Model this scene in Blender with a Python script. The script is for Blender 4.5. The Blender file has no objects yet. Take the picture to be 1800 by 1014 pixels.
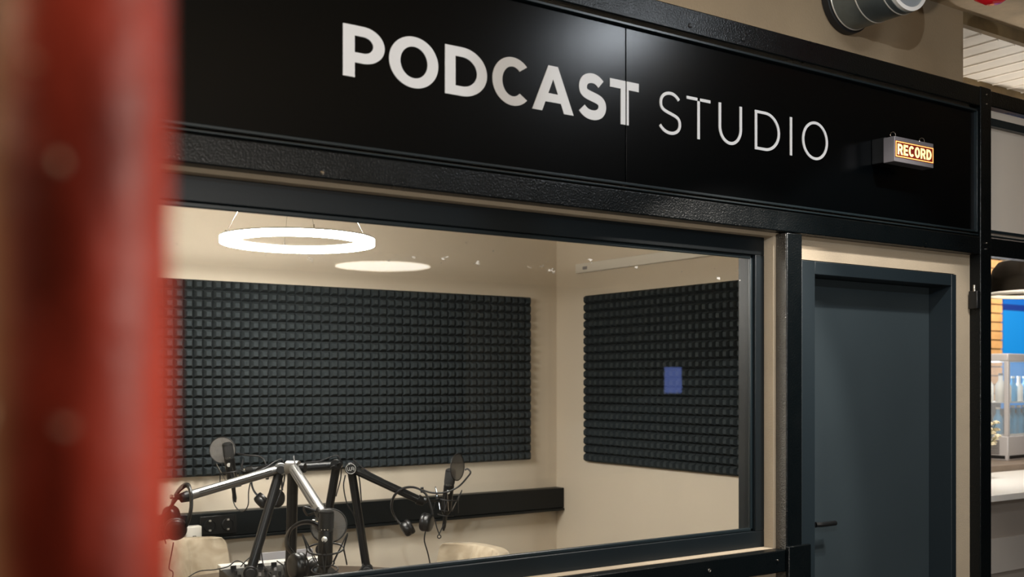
import bpy, bmesh, math, random
from mathutils import Vector, Matrix
random.seed(7)
S = bpy.context.scene
COL = S.collection
PI = math.pi
CH = 1.66                       # camera height above the floor
PSI = math.radians(34.597)      # camera heading to the right of the facade's normal

# ------------------------------------------------------------------ camera
cam = bpy.data.cameras.new('camera'); co = bpy.data.objects.new('camera', cam); COL.objects.link(co)
co.location = (0, 0, CH); co.rotation_euler = (PI/2, 0, -PSI)
cam.sensor_width = 36; cam.lens = 37.8; cam.shift_y = 161/1800
cam.dof.use_dof = True; cam.dof.focus_distance = 4.2; cam.dof.aperture_fstop = 3.1
cam.clip_start = 0.02
S.camera = co
# ------------------------------------------------------------------ view, world
S.view_settings.view_transform = 'Standard'; S.view_settings.look = 'None'
S.view_settings.exposure = 0.0; S.view_settings.gamma = 1.0; S.view_settings.use_curve_mapping = False
W_ = bpy.data.worlds.new('world'); S.world = W_; W_.use_nodes = True
W_.node_tree.nodes['Background'].inputs[0].default_value = (0.5, 0.6, 0.7, 1)
W_.node_tree.nodes['Background'].inputs[1].default_value = 0.01
try:
    S.cycles.use_denoising = True
    S.cycles.sample_clamp_indirect = 6.0
    S.cycles.max_bounces = 10; S.cycles.transparent_max_bounces = 16
except Exception: pass

def light(kind, loc, power, color, size=0.1, target=None, spot=None, blend=0.4, name='lamp_light', size_y=None):
    l = bpy.data.lights.new(name, kind); l.energy = power; l.color = color
    o = bpy.data.objects.new(name, l); COL.objects.link(o); o.location = loc
    if kind == 'AREA':
        l.size = size
        if size_y: l.shape = 'RECTANGLE'; l.size_y = size_y
    else: l.shadow_soft_size = size
    if kind == 'SPOT': l.spot_size = math.radians(spot); l.spot_blend = blend
    if target is not None:
        o.rotation_euler = (Vector(target)-Vector(loc)).to_track_quat('-Z', 'Y').to_euler()
    return o
def P(x, y, z): return Vector((x, y, z+CH))       # heights given from the camera's eye level

WARM = (1.0, .80, .58); COOL = (.86, .93, 1.0); NEUT = (1.0, .93, .84)
# ceiling spotlights of the hall (their fittings are built further down)
SPOTS = [((3.38, 1.43, 1.46), (2.55, 2.65, -.6), 130, NEUT), ((3.37, 1.60, 1.46), (2.35, 2.65, -.6), 110, NEUT), ((3.20, 1.72, 1.46), (3.55, 2.65, -.45), 75, NEUT), ((-.30, .90, 1.46), (1.5, 2.62, .7), 46, (1, .95, .9))]  # the last one is an added, unseen lamp for the left lettering
SPOTW = [54, 50, 66, 110]
for i, (l, t, p, c) in enumerate(SPOTS):
    light('SPOT', P(l[0], l[1], l[2]-.075), p, c, .025, P(*t), SPOTW[i], [.35, .35, .3, .5][i], 'ceiling_spot_light')
light('SPOT', P(-.77, -.74, 1.40), 290, COOL, .03, P(2.1, 2.62, .95), 56, .35, 'ceiling_spot_light')
PANEL = (3.15, 1.50, 1.57)
light('AREA', P(*PANEL), 22, COOL, .28, P(PANEL[0], PANEL[1], 0), name='ceiling_panel_light')
FILL_GLOBES = [((1.6, -.8, .30), 125, NEUT), ((5.3, 3.02, .92), 18, NEUT), ((-1.5, .9, 1.10), 90, WARM)]  # unseen lamps added as fill for the pipe, the plaster and the deck
for l, p, c in FILL_GLOBES: light('POINT', P(*l), p, c, .06, name='fill_globe_light')
light('AREA', P(10.6, 5.5, 1.38), 75, WARM, .9, P(10.6, 6.1, 0), name='bar_wall_fill_light')  # added area light to brighten the slats, without a fitting
# added area light to brighten the bar counter, no fitting built
light('AREA', P(6.3, 3.5, 1.40), 100, NEUT, .9, P(6.3, 3.5, 0), name='bar_counter_fill_light', size_y=.6)

# ------------------------------------------------------------------ materials
MATS = {}
def nodes(name):
    m = bpy.data.materials.new(name); m.use_nodes = True
    nt = m.node_tree; b = nt.nodes['Principled BSDF']
    MATS[name] = m
    return m, nt, b
def mat(name, col, rough=.6, metal=0, var=.0, scale=8, bump=0, bscale=60, spec=.5, coat=0, emis=None, es=0, rvar=0):
    m, nt, b = nodes(name); N = nt.nodes; L = nt.links
    b.inputs['Base Color'].default_value = (*col, 1); b.inputs['Roughness'].default_value = rough
    b.inputs['Metallic'].default_value = metal; b.inputs['Specular IOR Level'].default_value = spec
    b.inputs['Coat Weight'].default_value = coat
    tc = N.new('ShaderNodeTexCoord')
    if var or rvar:
        n = N.new('ShaderNodeTexNoise'); n.inputs['Scale'].default_value = scale; n.inputs['Detail'].default_value = 6
        L.new(tc.outputs['Object'], n.inputs['Vector'])
        if var:
            r = N.new('ShaderNodeValToRGB')
            r.color_ramp.elements[0].position = .3; r.color_ramp.elements[1].position = .7
            r.color_ramp.elements[0].color = (*[c*(1-var) for c in col], 1); r.color_ramp.elements[1].color = (*[min(1, c*(1+var)) for c in col], 1)
            L.new(n.outputs['Fac'], r.inputs['Fac']); L.new(r.outputs['Color'], b.inputs['Base Color'])
        if rvar:
            mr = N.new('ShaderNodeMapRange'); mr.inputs['To Min'].default_value = rough-rvar; mr.inputs['To Max'].default_value = rough+rvar
            L.new(n.outputs['Fac'], mr.inputs['Value']); L.new(mr.outputs['Result'], b.inputs['Roughness'])
    if bump:
        n2 = N.new('ShaderNodeTexNoise'); n2.inputs['Scale'].default_value = bscale; n2.inputs['Detail'].default_value = 4
        L.new(tc.outputs['Object'], n2.inputs['Vector'])
        bp = N.new('ShaderNodeBump'); bp.inputs['Strength'].default_value = bump; bp.inputs['Distance'].default_value = .004
        L.new(n2.outputs['Fac'], bp.inputs['Height']); L.new(bp.outputs['Normal'], b.inputs['Normal'])
    if emis:
        b.inputs['Emission Color'].default_value = (*emis, 1); b.inputs['Emission Strength'].default_value = es
    return m
def chipped(name, col, chip, rough, lo=.70, scale=26, stretch=(1, 1, 1), bump=.4):
    m = mat(name, col, rough, bump=bump, bscale=160, rvar=.08, scale=14, spec=.3); nt = m.node_tree; N = nt.nodes; L = nt.links
    b = N['Principled BSDF']; tc = N.new('ShaderNodeTexCoord'); mp = N.new('ShaderNodeMapping'); mp.inputs['Scale'].default_value = stretch
    n = N.new('ShaderNodeTexNoise'); n.inputs['Scale'].default_value = scale; n.inputs['Detail'].default_value = 8; n.inputs['Roughness'].default_value = .75
    r = N.new('ShaderNodeValToRGB'); r.color_ramp.elements[0].position = lo; r.color_ramp.elements[1].position = lo+.02
    r.color_ramp.elements[0].color = (*col, 1); r.color_ramp.elements[1].color = (*chip, 1)
    L.new(tc.outputs['Object'], mp.inputs['Vector']); L.new(mp.outputs['Vector'], n.inputs['Vector'])
    L.new(n.outputs['Fac'], r.inputs['Fac']); L.new(r.outputs['Color'], b.inputs['Base Color'])
    return m
steel = chipped('black_steel', (.0014, .0026, .0032), (.5, .5, .48), .30, lo=.735, scale=34, stretch=(.35, 1, 1))
signm = mat('sign_black', (.0005, .0009, .0012), .23, spec=.17, bump=.05, bscale=400)
anth = mat('anthracite_frame', (.0035, .007, .0095), .42, spec=.35, bump=.05, bscale=300)
anth2 = mat('anthracite_trim', (.008, .014, .017), .35)
leafm = mat('door_leaf_grey', (.024, .035, .041), .55, bump=.08, bscale=500, var=.06, scale=3)
doorf = mat('door_frame_grey', (.006, .012, .016), .5)
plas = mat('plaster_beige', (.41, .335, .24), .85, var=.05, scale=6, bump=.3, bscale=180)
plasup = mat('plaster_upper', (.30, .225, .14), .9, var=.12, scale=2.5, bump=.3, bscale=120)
room = mat('room_wall_cream', (.70, .615, .495), .8, var=.02, scale=3, bump=.15, bscale=200)
roomc = mat('room_ceiling', (.66, .60, .50), .85)
carpet = mat('floor_grey', (.12, .11, .10), .8, var=.2, scale=20)
vinyl = mat('letter_vinyl', (.62, .615, .61), .55)
foam = mat('foam_charcoal', (.034, .043, .048), .95, var=.1, scale=60, bump=.6, bscale=350, spec=.25)
conc = mat('concrete_tan', (.60, .47, .31), .85, var=.25, scale=5, bump=.5, bscale=40)
concd = mat('concrete_brown', (.15, .105, .05), .85, var=.3, scale=7, bump=.5, bscale=40)
deck = mat('deck_white', (.62, .58, .52), .55, var=.08, scale=6)
deckl = mat('deck_seam', (.85, .80, .72), .4)
galv = mat('galvanised', (.20, .235, .24), .38, metal=.75, var=.25, scale=9, bump=.1, bscale=40)
galvr = mat('duct_seam', (.70, .66, .58), .3, metal=.5)
capw = mat('white_rim', (.75, .73, .68), .45)
capg = mat('grey_disc', (.30, .34, .36), .35, metal=.3)
blk = mat('black_plastic', (.0045, .005, .0055), .36)
blkm = mat('black_matt', (.006, .006, .0065), .55)
rubber = mat('black_rubber', (.010, .010, .011), .5)
leather = mat('black_leatherette', (.006, .006, .007), .34, bump=.2, bscale=200)
silver = mat('silver_tube', (.26, .26, .255), .36, metal=.85)
dsilver = mat('dark_tube', (.02, .021, .022), .35, metal=.6)
btube = mat('black_tube', (.005, .006, .007), .32, metal=.2)
chrome = mat('chrome', (.75, .75, .73), .15, metal=1)
badge = mat('badge_silver', (.62, .62, .60), .3, metal=.6)
mesh_g = mat('grille_mesh', (.03, .03, .03), .45, metal=.5, bump=1, bscale=900)
wood = mat('table_top_walnut', (.115, .085, .062), .42, var=.2, scale=8)
velvet = None
white_p = mat('white_plastic', (.75, .73, .68), .4)
greyp = mat('grey_plastic', (.28, .27, .28), .5)
greymet = mat('sign_housing_grey', (.15, .14, .148), .45, metal=.2)
amber = mat('record_letters_lit', (.9, .7, .3), .5, emis=(1.0, .72, .25), es=1.35)
ledred = mat('record_panel_lit', (.08, .006, .004), .5, emis=(1.0, .03, .02), es=.10)
orange = mat('record_border_lit', (.9, .4, .1), .5, emis=(1.0, .42, .12), es=1.3)
redglow = mat('record_edge_lit', (.7, .02, .02), .5, emis=(1.0, .05, .03), es=.8)
ringm = mat('ring_diffuser_lit', (.9, .9, .88), .5, emis=(1.0, .96, .90), es=135)
ringh = mat('ring_housing_white', (.75, .74, .72), .5)
lampe = mat('hall_lamp_diffuser_lit', (.9, .9, .85), .5, emis=(1.0, .93, .82), es=11)
spote = mat('spot_lens_lit', (.9, .9, .85), .5, emis=(1.0, .80, .58), es=70)
rimw = mat('dome_rim', (.85, .82, .76), .35)
bronze = mat('dome_dark', (.006, .0045, .003), .25, spec=.4)
slat = mat('slat_oak', (.58, .36, .17), .5, var=.15, scale=10)
slatd = mat('slat_gap', (.02, .015, .01), .8)
screenb = mat('screen_blue_lit', (.01, .1, .3), .3, emis=(.0, .20, .55), es=.9)
screend = mat('screen_navy_lit', (.01, .02, .1), .3, emis=(.0, .025, .19), es=1.0)
refl_s = mat('poster_blue_lit', (.1, .15, .5), .4, emis=(.25, .36, 1.0), es=2.6)
fridgew = mat('fridge_case', (.62, .60, .60), .35, metal=.2)
fridgei = mat('fridge_inner', (.22, .28, .34), .5)
topw = mat('counter_white', (.85, .82, .77), .3)
ledge = mat('counter_ledge_wood', (.22, .17, .13), .5, var=.15, scale=9)
frontg = mat('counter_front_grey', (.30, .26, .225), .6)
frontl = mat('counter_front_light', (.42, .385, .35), .6)
bottlew = mat('bottle_cream', (.72, .70, .62), .3)
bottleb = mat('bottle_blue', (.05, .28, .50), .3)
blackcap = mat('bottle_cap', (.02, .02, .02), .4)
petal = mat('petal_cream', (.80, .72, .52), .7)
leafg = mat('stem_green', (.06, .12, .04), .6)
hallw = mat('hall_wall_grey', (.10, .09, .075), .85, var=.1, scale=3)
hallp = mat('hall_panel_light', (.60, .55, .47), .8)
hallfl = mat('hall_floor', (.055, .05, .045), .45, var=.15, scale=4)
trunkm = mat('trunking_black', (.003, .005, .006), .45, spec=.3)
soc = mat('socket_black', (.006, .007, .008), .35)
pinm = mat('socket_contact', (.7, .69, .66), .3, metal=.8)
glasstop = mat('rail_white', (.80, .76, .68), .5)
# velvet
velvet, nt, b = nodes('beige_velvet')
b.inputs['Roughness'].default_value = .75; b.inputs['Sheen Weight'].default_value = .6; b.inputs['Sheen Roughness'].default_value = .35
b.inputs['Sheen Tint'].default_value = (1, .93, .82, 1)
n = nt.nodes.new('ShaderNodeTexNoise'); n.inputs['Scale'].default_value = 9; n.inputs['Detail'].default_value = 5; n.inputs['Distortion'].default_value = 1.2
tc = nt.nodes.new('ShaderNodeTexCoord'); r = nt.nodes.new('ShaderNodeValToRGB')
r.color_ramp.elements[0].position = .35; r.color_ramp.elements[1].position = .65
r.color_ramp.elements[0].color = (.36, .29, .20, 1); r.color_ramp.elements[1].color = (.50, .42, .31, 1)
nt.links.new(tc.outputs['Object'], n.inputs['Vector']); nt.links.new(n.outputs['Fac'], r.inputs['Fac']); nt.links.new(r.outputs['Color'], b.inputs['Base Color'])
# glass pane: clear, mirrors by Fresnel, a few specks of dirt
glass, nt, b = nodes('window_glass'); N = nt.nodes; L = nt.links
N.remove(b); out = N['Material Output']
tr = N.new('ShaderNodeBsdfTransparent'); gl = N.new('ShaderNodeBsdfGlossy'); gl.inputs['Roughness'].default_value = 0.0
tr.inputs[0].default_value = (.96, .965, .955, 1)
lw_ = N.new('ShaderNodeLayerWeight'); lw_.inputs['Blend'].default_value = .5
pw_ = N.new('ShaderNodeMath'); pw_.operation = 'POWER'; pw_.inputs[1].default_value = 5; L.new(lw_.outputs['Facing'], pw_.inputs[0])
fr = N.new('ShaderNodeMapRange'); fr.inputs['To Min'].default_value = .045; fr.inputs['To Max'].default_value = 1; L.new(pw_.outputs[0], fr.inputs['Value'])
mx = N.new('ShaderNodeMixShader'); L.new(fr.outputs[0], mx.inputs[0]); L.new(tr.outputs[0], mx.inputs[1]); L.new(gl.outputs[0], mx.inputs[2])
df = N.new('ShaderNodeBsdfDiffuse'); df.inputs[0].default_value = (.8, .78, .74, 1)
tl = N.new('ShaderNodeBsdfTranslucent'); tl.inputs[0].default_value = (.8, .78, .74, 1)
dd = N.new('ShaderNodeMixShader'); dd.inputs[0].default_value = .5; L.new(df.outputs[0], dd.inputs[1]); L.new(tl.outputs[0], dd.inputs[2])
tc = N.new('ShaderNodeTexCoord'); mp = N.new('ShaderNodeMapping'); mp.inputs['Scale'].default_value = (7, 7, 13)
ns = N.new('ShaderNodeTexNoise'); ns.inputs['Scale'].default_value = 2.3; ns.inputs['Detail'].default_value = 7; ns.inputs['Roughness'].default_value = .7
L.new(tc.outputs['Object'], mp.inputs[0]); L.new(mp.outputs[0], ns.inputs['Vector'])
rp = N.new('ShaderNodeMapRange'); rp.inputs['From Min'].default_value = .62; rp.inputs['From Max'].default_value = .66; rp.inputs['To Max'].default_value = .5
L.new(ns.outputs['Fac'], rp.inputs['Value'])
sx_ = N.new('ShaderNodeSeparateXYZ'); L.new(tc.outputs['Object'], sx_.inputs[0])
s1_ = N.new('ShaderNodeMath'); s1_.operation = 'SUBTRACT'; L.new(sx_.outputs['Z'], s1_.inputs[0]); s1_.inputs[1].default_value = .965
s2_ = N.new('ShaderNodeMath'); s2_.operation = 'ABSOLUTE'; L.new(s1_.outputs[0], s2_.inputs[0])
s3_ = N.new('ShaderNodeMapRange'); s3_.inputs['From Min'].default_value = .02; s3_.inputs['From Max'].default_value = .05; s3_.inputs['To Min'].default_value = 1; s3_.inputs['To Max'].default_value = 0
L.new(s2_.outputs[0], s3_.inputs['Value'])
s4_ = N.new('ShaderNodeMath'); s4_.operation = 'MULTIPLY'; L.new(s3_.outputs[0], s4_.inputs[0]); L.new(rp.outputs[0], s4_.inputs[1])
m2 = N.new('ShaderNodeMixShader'); L.new(s4_.outputs[0], m2.inputs[0]); L.new(mx.outputs[0], m2.inputs[1]); L.new(dd.outputs[0], m2.inputs[2])
L.new(m2.outputs[0], out.inputs['Surface'])
# pop filter gauze
gauze, nt, b = nodes('gauze'); N = nt.nodes; L = nt.links
b.inputs['Base Color'].default_value = (.16, .15, .14, 1); b.inputs['Roughness'].default_value = .7
tr = N.new('ShaderNodeBsdfTransparent'); mx = N.new('ShaderNodeMixShader'); mx.inputs[0].default_value = .62
L.new(tr.outputs[0], mx.inputs[1]); L.new(b.outputs[0], mx.inputs[2]); L.new(mx.outputs[0], N['Material Output'].inputs['Surface'])
# chipped red pipe paint, with the light on its left side painted brown
SIDE_LIT0 = (.0853*-.823+.3785*.568)+.018
redp, nt, b = nodes('worn_red_paint_lit_side'); N = nt.nodes; L = nt.links
b.inputs['Roughness'].default_value = .45; b.inputs['Specular IOR Level'].default_value = .22
tc = N.new('ShaderNodeTexCoord'); mp = N.new('ShaderNodeMapping'); mp.inputs['Scale'].default_value = (1, 1, .35)
n1 = N.new('ShaderNodeTexNoise'); n1.inputs['Scale'].default_value = 22; n1.inputs['Detail'].default_value = 5
L.new(tc.outputs['Object'], mp.inputs[0]); L.new(mp.outputs[0], n1.inputs['Vector'])
r = N.new('ShaderNodeValToRGB'); r.color_ramp.elements[0].position = .36; r.color_ramp.elements[0].color = (.11, .011, .005, 1)
r.color_ramp.elements[1].position = .62; r.color_ramp.elements[1].color = (.46, .052, .028, 1)
L.new(n1.outputs['Fac'], r.inputs['Fac'])
n2 = N.new('ShaderNodeTexNoise'); n2.inputs['Scale'].default_value = 60; n2.inputs['Detail'].default_value = 3
L.new(tc.outputs['Object'], n2.inputs['Vector'])
r2 = N.new('ShaderNodeValToRGB'); r2.color_ramp.elements[0].position = .70; r2.color_ramp.elements[1].position = .74
L.new(n2.outputs['Fac'], r2.inputs['Fac'])
mc = N.new('ShaderNodeMixRGB'); mc.inputs['Color2'].default_value = (.8, .66, .5, 1)
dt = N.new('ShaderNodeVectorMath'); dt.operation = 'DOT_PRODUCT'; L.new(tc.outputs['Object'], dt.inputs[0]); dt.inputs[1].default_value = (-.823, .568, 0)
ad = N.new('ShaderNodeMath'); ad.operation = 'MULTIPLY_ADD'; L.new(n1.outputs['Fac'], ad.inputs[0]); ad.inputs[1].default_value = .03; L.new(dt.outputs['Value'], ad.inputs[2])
mw = N.new('ShaderNodeMapRange'); mw.inputs['From Min'].default_value = SIDE_LIT0; mw.inputs['From Max'].default_value = SIDE_LIT0+.016; L.new(ad.outputs[0], mw.inputs['Value'])
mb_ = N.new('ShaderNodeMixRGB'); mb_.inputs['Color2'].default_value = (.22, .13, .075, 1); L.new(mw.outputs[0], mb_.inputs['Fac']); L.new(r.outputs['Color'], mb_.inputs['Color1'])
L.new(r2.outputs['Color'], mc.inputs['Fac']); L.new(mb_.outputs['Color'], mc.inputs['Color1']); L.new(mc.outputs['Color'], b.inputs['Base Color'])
bp = N.new('ShaderNodeBump'); bp.inputs['Strength'].default_value = .7; bp.inputs['Distance'].default_value = .003
L.new(n2.outputs['Fac'], bp.inputs['Height']); L.new(bp.outputs['Normal'], b.inputs['Normal'])

# ------------------------------------------------------------------ helpers
def V(*a): return Vector(a)
def spline(pts, k=8):
    pts = [Vector(p) for p in pts]
    if len(pts) < 3: return pts
    q = [2*pts[0]-pts[1]] + pts + [2*pts[-1]-pts[-2]]; out = []
    for i in range(1, len(q)-2):
        for j in range(k):
            t = j/k; a, b_, c, d = q[i-1], q[i], q[i+1], q[i+2]
            out.append(.5*((2*b_)+(c-a)*t+(2*a-5*b_+4*c-d)*t*t+(3*b_-a-3*c+d)*t**3))
    out.append(pts[-1]); return out
def frame(d):
    d = Vector(d).normalized(); a = Vector((0, 0, 1)) if abs(d.z) < .9 else Vector((1, 0, 0))
    u = d.cross(a).normalized(); return u, d.cross(u).normalized(), d
class MB:
    def __init__(s): s.v = []; s.f = []
    def add(s, vs, fs):
        o = len(s.v); s.v += [Vector(v) for v in vs]; s.f += [tuple(i+o for i in f) for f in fs]; return s
    def box(s, a, b):
        x0, y0, z0 = a; x1, y1, z1 = b
        return s.add([(x0,y0,z0),(x1,y0,z0),(x1,y1,z0),(x0,y1,z0),(x0,y0,z1),(x1,y0,z1),(x1,y1,z1),(x0,y1,z1)],
                     [(0,3,2,1),(4,5,6,7),(0,1,5,4),(1,2,6,5),(2,3,7,6),(3,0,4,7)])
    def obox(s, c, u, v, w):      # centre and three half-axes
        c, u, v, w = map(Vector, (c, u, v, w))
        return s.add([c+i*u+j*v+k*w for k in (-1,1) for (i,j) in ((-1,-1),(1,-1),(1,1),(-1,1))],
                     [(0,3,2,1),(4,5,6,7),(0,1,5,4),(1,2,6,5),(2,3,7,6),(3,0,4,7)])
    def rings(s, rs, cap=True, closed=False):
        n = len(rs[0]); o = len(s.v)
        for r_ in rs: s.v += [Vector(p) for p in r_]
        m = len(rs)
        for i in range(m if closed else m-1):
            a = o+i*n; b_ = o+((i+1) % m)*n
            for j in range(n): s.f.append((a+j, a+(j+1) % n, b_+(j+1) % n, b_+j))
        if cap and not closed:
            s.f.append(tuple(o+j for j in reversed(range(n)))); s.f.append(tuple(o+(m-1)*n+j for j in range(n)))
        return s
    def lathe(s, base, axis, prof, n=24, cap=True):     # prof: (radius, distance along axis)
        u, v, d = frame(axis); base = Vector(base); rs = []
        for r_, h in prof:
            rs.append([base+d*h+u*(max(r_, 1e-4)*math.cos(2*PI*j/n))-v*(max(r_, 1e-4)*math.sin(2*PI*j/n)) for j in range(n)])
        return s.rings(rs, cap)
    def cyl(s, a, b, r0, r1=None, n=20):
        a, b = Vector(a), Vector(b); r1 = r0 if r1 is None else r1
        return s.lathe(a, b-a, [(r0, 0), (r1, (b-a).length)], n)
    def tube(s, pts, r, n=8, k=8, smooth=True, closed=False):
        p = spline(pts, k) if smooth else [Vector(q) for q in pts]
        rs = []; u = None
        for i, q in enumerate(p):
            if closed: d = (p[(i+1) % len(p)]-p[i-1])
            else: d = (p[min(i+1, len(p)-1)]-p[max(i-1, 0)])
            if d.length < 1e-9: d = Vector((0, 0, 1))
            d.normalize()
            if u is None: u = frame(d)[0]
            u = (u-d*u.dot(d)); u = u.normalized() if u.length > 1e-6 else frame(d)[0]
            v = d.cross(u)
            rs.append([q+u*r*math.cos(2*PI*j/n)+v*r*math.sin(2*PI*j/n) for j in range(n)])
        return s.rings(rs, True, closed)
    def torus(s, c, axis, R, r, n=40, m=8):
        u, v, d = frame(axis); c = Vector(c)
        return s.tube([c+u*R*math.cos(2*PI*i/n)+v*R*math.sin(2*PI*i/n) for i in range(n)], r, m, smooth=False, closed=True)
    def sphere(s, c, r, n=14, sz=(1,1,1)):
        c = Vector(c); rs = []
        for i in range(n//2+1):
            a = PI*i/(n//2); rs.append([c+Vector((r*max(math.sin(a), 1e-3)*math.cos(2*PI*j/n)*sz[0], r*max(math.sin(a), 1e-3)*math.sin(2*PI*j/n)*sz[1], -r*math.cos(a)*sz[2])) for j in range(n)])
        return s.rings(rs)
    def build(s, name, m, parent=None, bevel=0, sharp=35, local=False, seg=2, label=None):
        me = bpy.data.meshes.new(name)
        off = Vector((0, 0, 0)) if (local or parent is None) else wloc(parent)
        me.from_pydata([v-off for v in s.v], [], s.f)
        bm = bmesh.new(); bm.from_mesh(me); bmesh.ops.recalc_face_normals(bm, faces=bm.faces)
        if bevel:
            pass
        bm.to_mesh(me); bm.free()
        me.polygons.foreach_set('use_smooth', [True]*len(me.polygons))
        me.set_sharp_from_angle(angle=math.radians(sharp))
        me.materials.append(m)
        o = bpy.data.objects.new(name, me); COL.objects.link(o)
        if parent is not None: o.parent = parent
        if bevel:
            b_ = o.modifiers.new('bevel', 'BEVEL'); b_.width = bevel; b_.segments = seg; b_.limit_method = 'ANGLE'; b_.harden_normals = False
        if label: o['label'] = label
        return o
def wloc(o):
    l = Vector(o.location)
    while o.parent is not None: o = o.parent; l = l+Vector(o.location)
    return l
def tag(o, label, cat, group=None):
    o['label'] = label; o['category'] = cat
    if group: o['group'] = group
    return o
def thing(name, label, cat, loc, group=None, rz=0):
    o = bpy.data.objects.new(name, None); COL.objects.link(o); o.location = loc; o.rotation_euler = (0, 0, rz); o.empty_display_size = .05
    return tag(o, label, cat, group)
def struct(o, label=None):
    o['kind'] = 'structure'
    if label: o['label'] = label
    return o
def rbox(a, b): return MB().box((a[0], a[1], a[2]+CH), (b[0], b[1], b[2]+CH))

# ================================================================== LARGE STRUCTURE
YF = 2.60      # front of the black steel frame
YW = 2.65      # plaster face
# studio room
struct(rbox((-1.2, 2.69, -1.76), (4.3, 5.6, -1.66)).build('floor', carpet))
struct(rbox((.4, 5.42, -1.66), (4.25, 5.55, 1.12)).build('wall_back', room))
struct(rbox((4.08, 2.78, -1.66), (4.18, 5.42, 1.12)).build('wall_right', room))
struct(rbox((.30, 2.78, -1.66), (.40, 5.42, 1.12)).build('wall_left', room))
struct(rbox((.30, 2.78, 1.12), (4.18, 5.42, 1.20)).build('ceiling', roomc))
# front wall (plaster) around the window and the door: pieces butt against each other
WX0, WX1, WZ0, WZ1 = .62, 2.969, -.604, .517           # window opening
DX0, DX1, DZ1 = 3.109, 4.075, .444                      # door opening
fw = MB()
for a, b_ in (((.30, YW, WZ1), (WX1, 2.78, 1.20)), ((.30, YW, -1.66), (WX1, 2.78, WZ0)), ((.30, YW, WZ0), (WX0, 2.78, WZ1)),
              ((WX1, YW, -1.66), (DX0, 2.78, 1.20)), ((DX0, YW, DZ1), (DX1, 2.78, 1.20)), ((DX1, YW, -1.66), (4.185, 2.78, 1.20))):
    fw.box((a[0], a[1], a[2]+CH), (b_[0], b_[1], b_[2]+CH))
struct(fw.build('wall_front', plas))
# wall above the steel frame, ends before the right bay
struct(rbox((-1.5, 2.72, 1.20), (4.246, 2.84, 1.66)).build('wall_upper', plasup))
# hall around the camera
struct(rbox((-4.5, -9.2, -1.76), (14.1, 2.69, -1.66)).build('floor_hall', hallfl))
struct(rbox((-4.5, -9.2, 1.594), (14.1, 2.72, 1.70)).build('ceiling_hall', conc))
struct(rbox((-4.5, -9.3, -1.66), (14.1, -9.2, 1.594)).build('wall_opposite', hallw))
struct(rbox((-4.6, -9.2, -1.66), (-4.5, 2.69, 1.594)).build('wall_hall_left', hallw))
struct(rbox((14.0, -9.2, -1.66), (14.1, 9.5, 1.594)).build('wall_hall_right', hallw))
# second bay: ceiling beams and deck beyond the frame
struct(rbox((4.246, 2.72, 1.54), (14.0, 2.75, 1.70)).build('beam_ceiling', concd))
dk = struct(rbox((4.2465, 2.7505, 1.54), (14.0, 3.19, 1.60)).build('ceiling_deck', deck))
sm = MB()
for i in range(26):
    x = 4.29+i*.135
    sm.box((x, 2.752, 1.534+CH), (x+.010, 3.188, 1.541+CH))
sm.build('deck_rib', deckl, dk)
struct(rbox((4.18, 3.19, 1.36), (14.0, 3.5, 1.62)).build('beam_rear', concd))
struct(rbox((4.18, 3.5, 1.44), (14.0, 9.5, 1.52)).build('ceiling_bar', deck))
struct(rbox((4.18, 2.69, -1.76), (14.0, 9.5, -1.66)).build('floor_bar', hallfl))
struct(rbox((4.18, 9.4, -1.66), (14.0, 9.5, 1.5)).build('wall_bar_back', hallw))
struct(rbox((4.18, 5.42, -1.66), (4.25, 9.4, 1.5)).build('wall_bar_left', hallw))

# ---- black steel frame: rectangular tubes
def beam(name, a, b_, m=steel, bev=.004): return struct(rbox(a, b_).build(name, m, bevel=bev))
B0 = -.7
t = beam('trim_1', (B0, YF, 1.150), (4.183, YF+.09, 1.232)); t.name = 'trim_1'
t2 = beam('trim_2', (B0, YF, .529), (4.183, YF+.05, .602))
t3 = beam('trim_3', (B0, YF, -.683), (2.984, YF+.05, -.605))
post_s = chipped('black_steel_crinkled', (.0015, .0022, .003), (.5, .5, .48), .34, lo=.74, scale=40, bump=.4)
post_s.node_tree.nodes['Principled BSDF'].inputs['Specular IOR Level'].default_value = .4
strip_m = mat('post_sheen_metal', (.17, .17, .165), .36, metal=1, bump=1.0, bscale=190)  # bright metal that puts the sheen on the post's left face
t4 = beam('trim_4', (2.984, YF, -1.66), (3.066, YF+.05, .527))
MB().box((2.9825, YF+.004, -1.66+CH), (2.9839, 2.6495, .525+CH)).build('sheen_strip', strip_m, t4)  # thin strip added to stand in for the post's sheen
t5 = beam('trim_5', (4.186, YF, -1.66), (4.265, YF+.12, 1.236))
t6 = beam('trim_6', (2.978, YF-.016, -1.66), (3.096, YF+.0, -.592), bev=.003)
# slim beads round the sign field
bd = MB()
for z0, z1, y in ((1.128, 1.137, 2.605), (.607, .613, 2.604), (.622, .630, 2.611)):
    bd.box((B0, y, z0+CH), (4.176, 2.64, z1+CH))
bd.box((4.168, 2.605, .622+CH), (4.176, 2.64, 1.137+CH))
struct(bd.build('trim_7', anth2, bevel=.0015))
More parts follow.
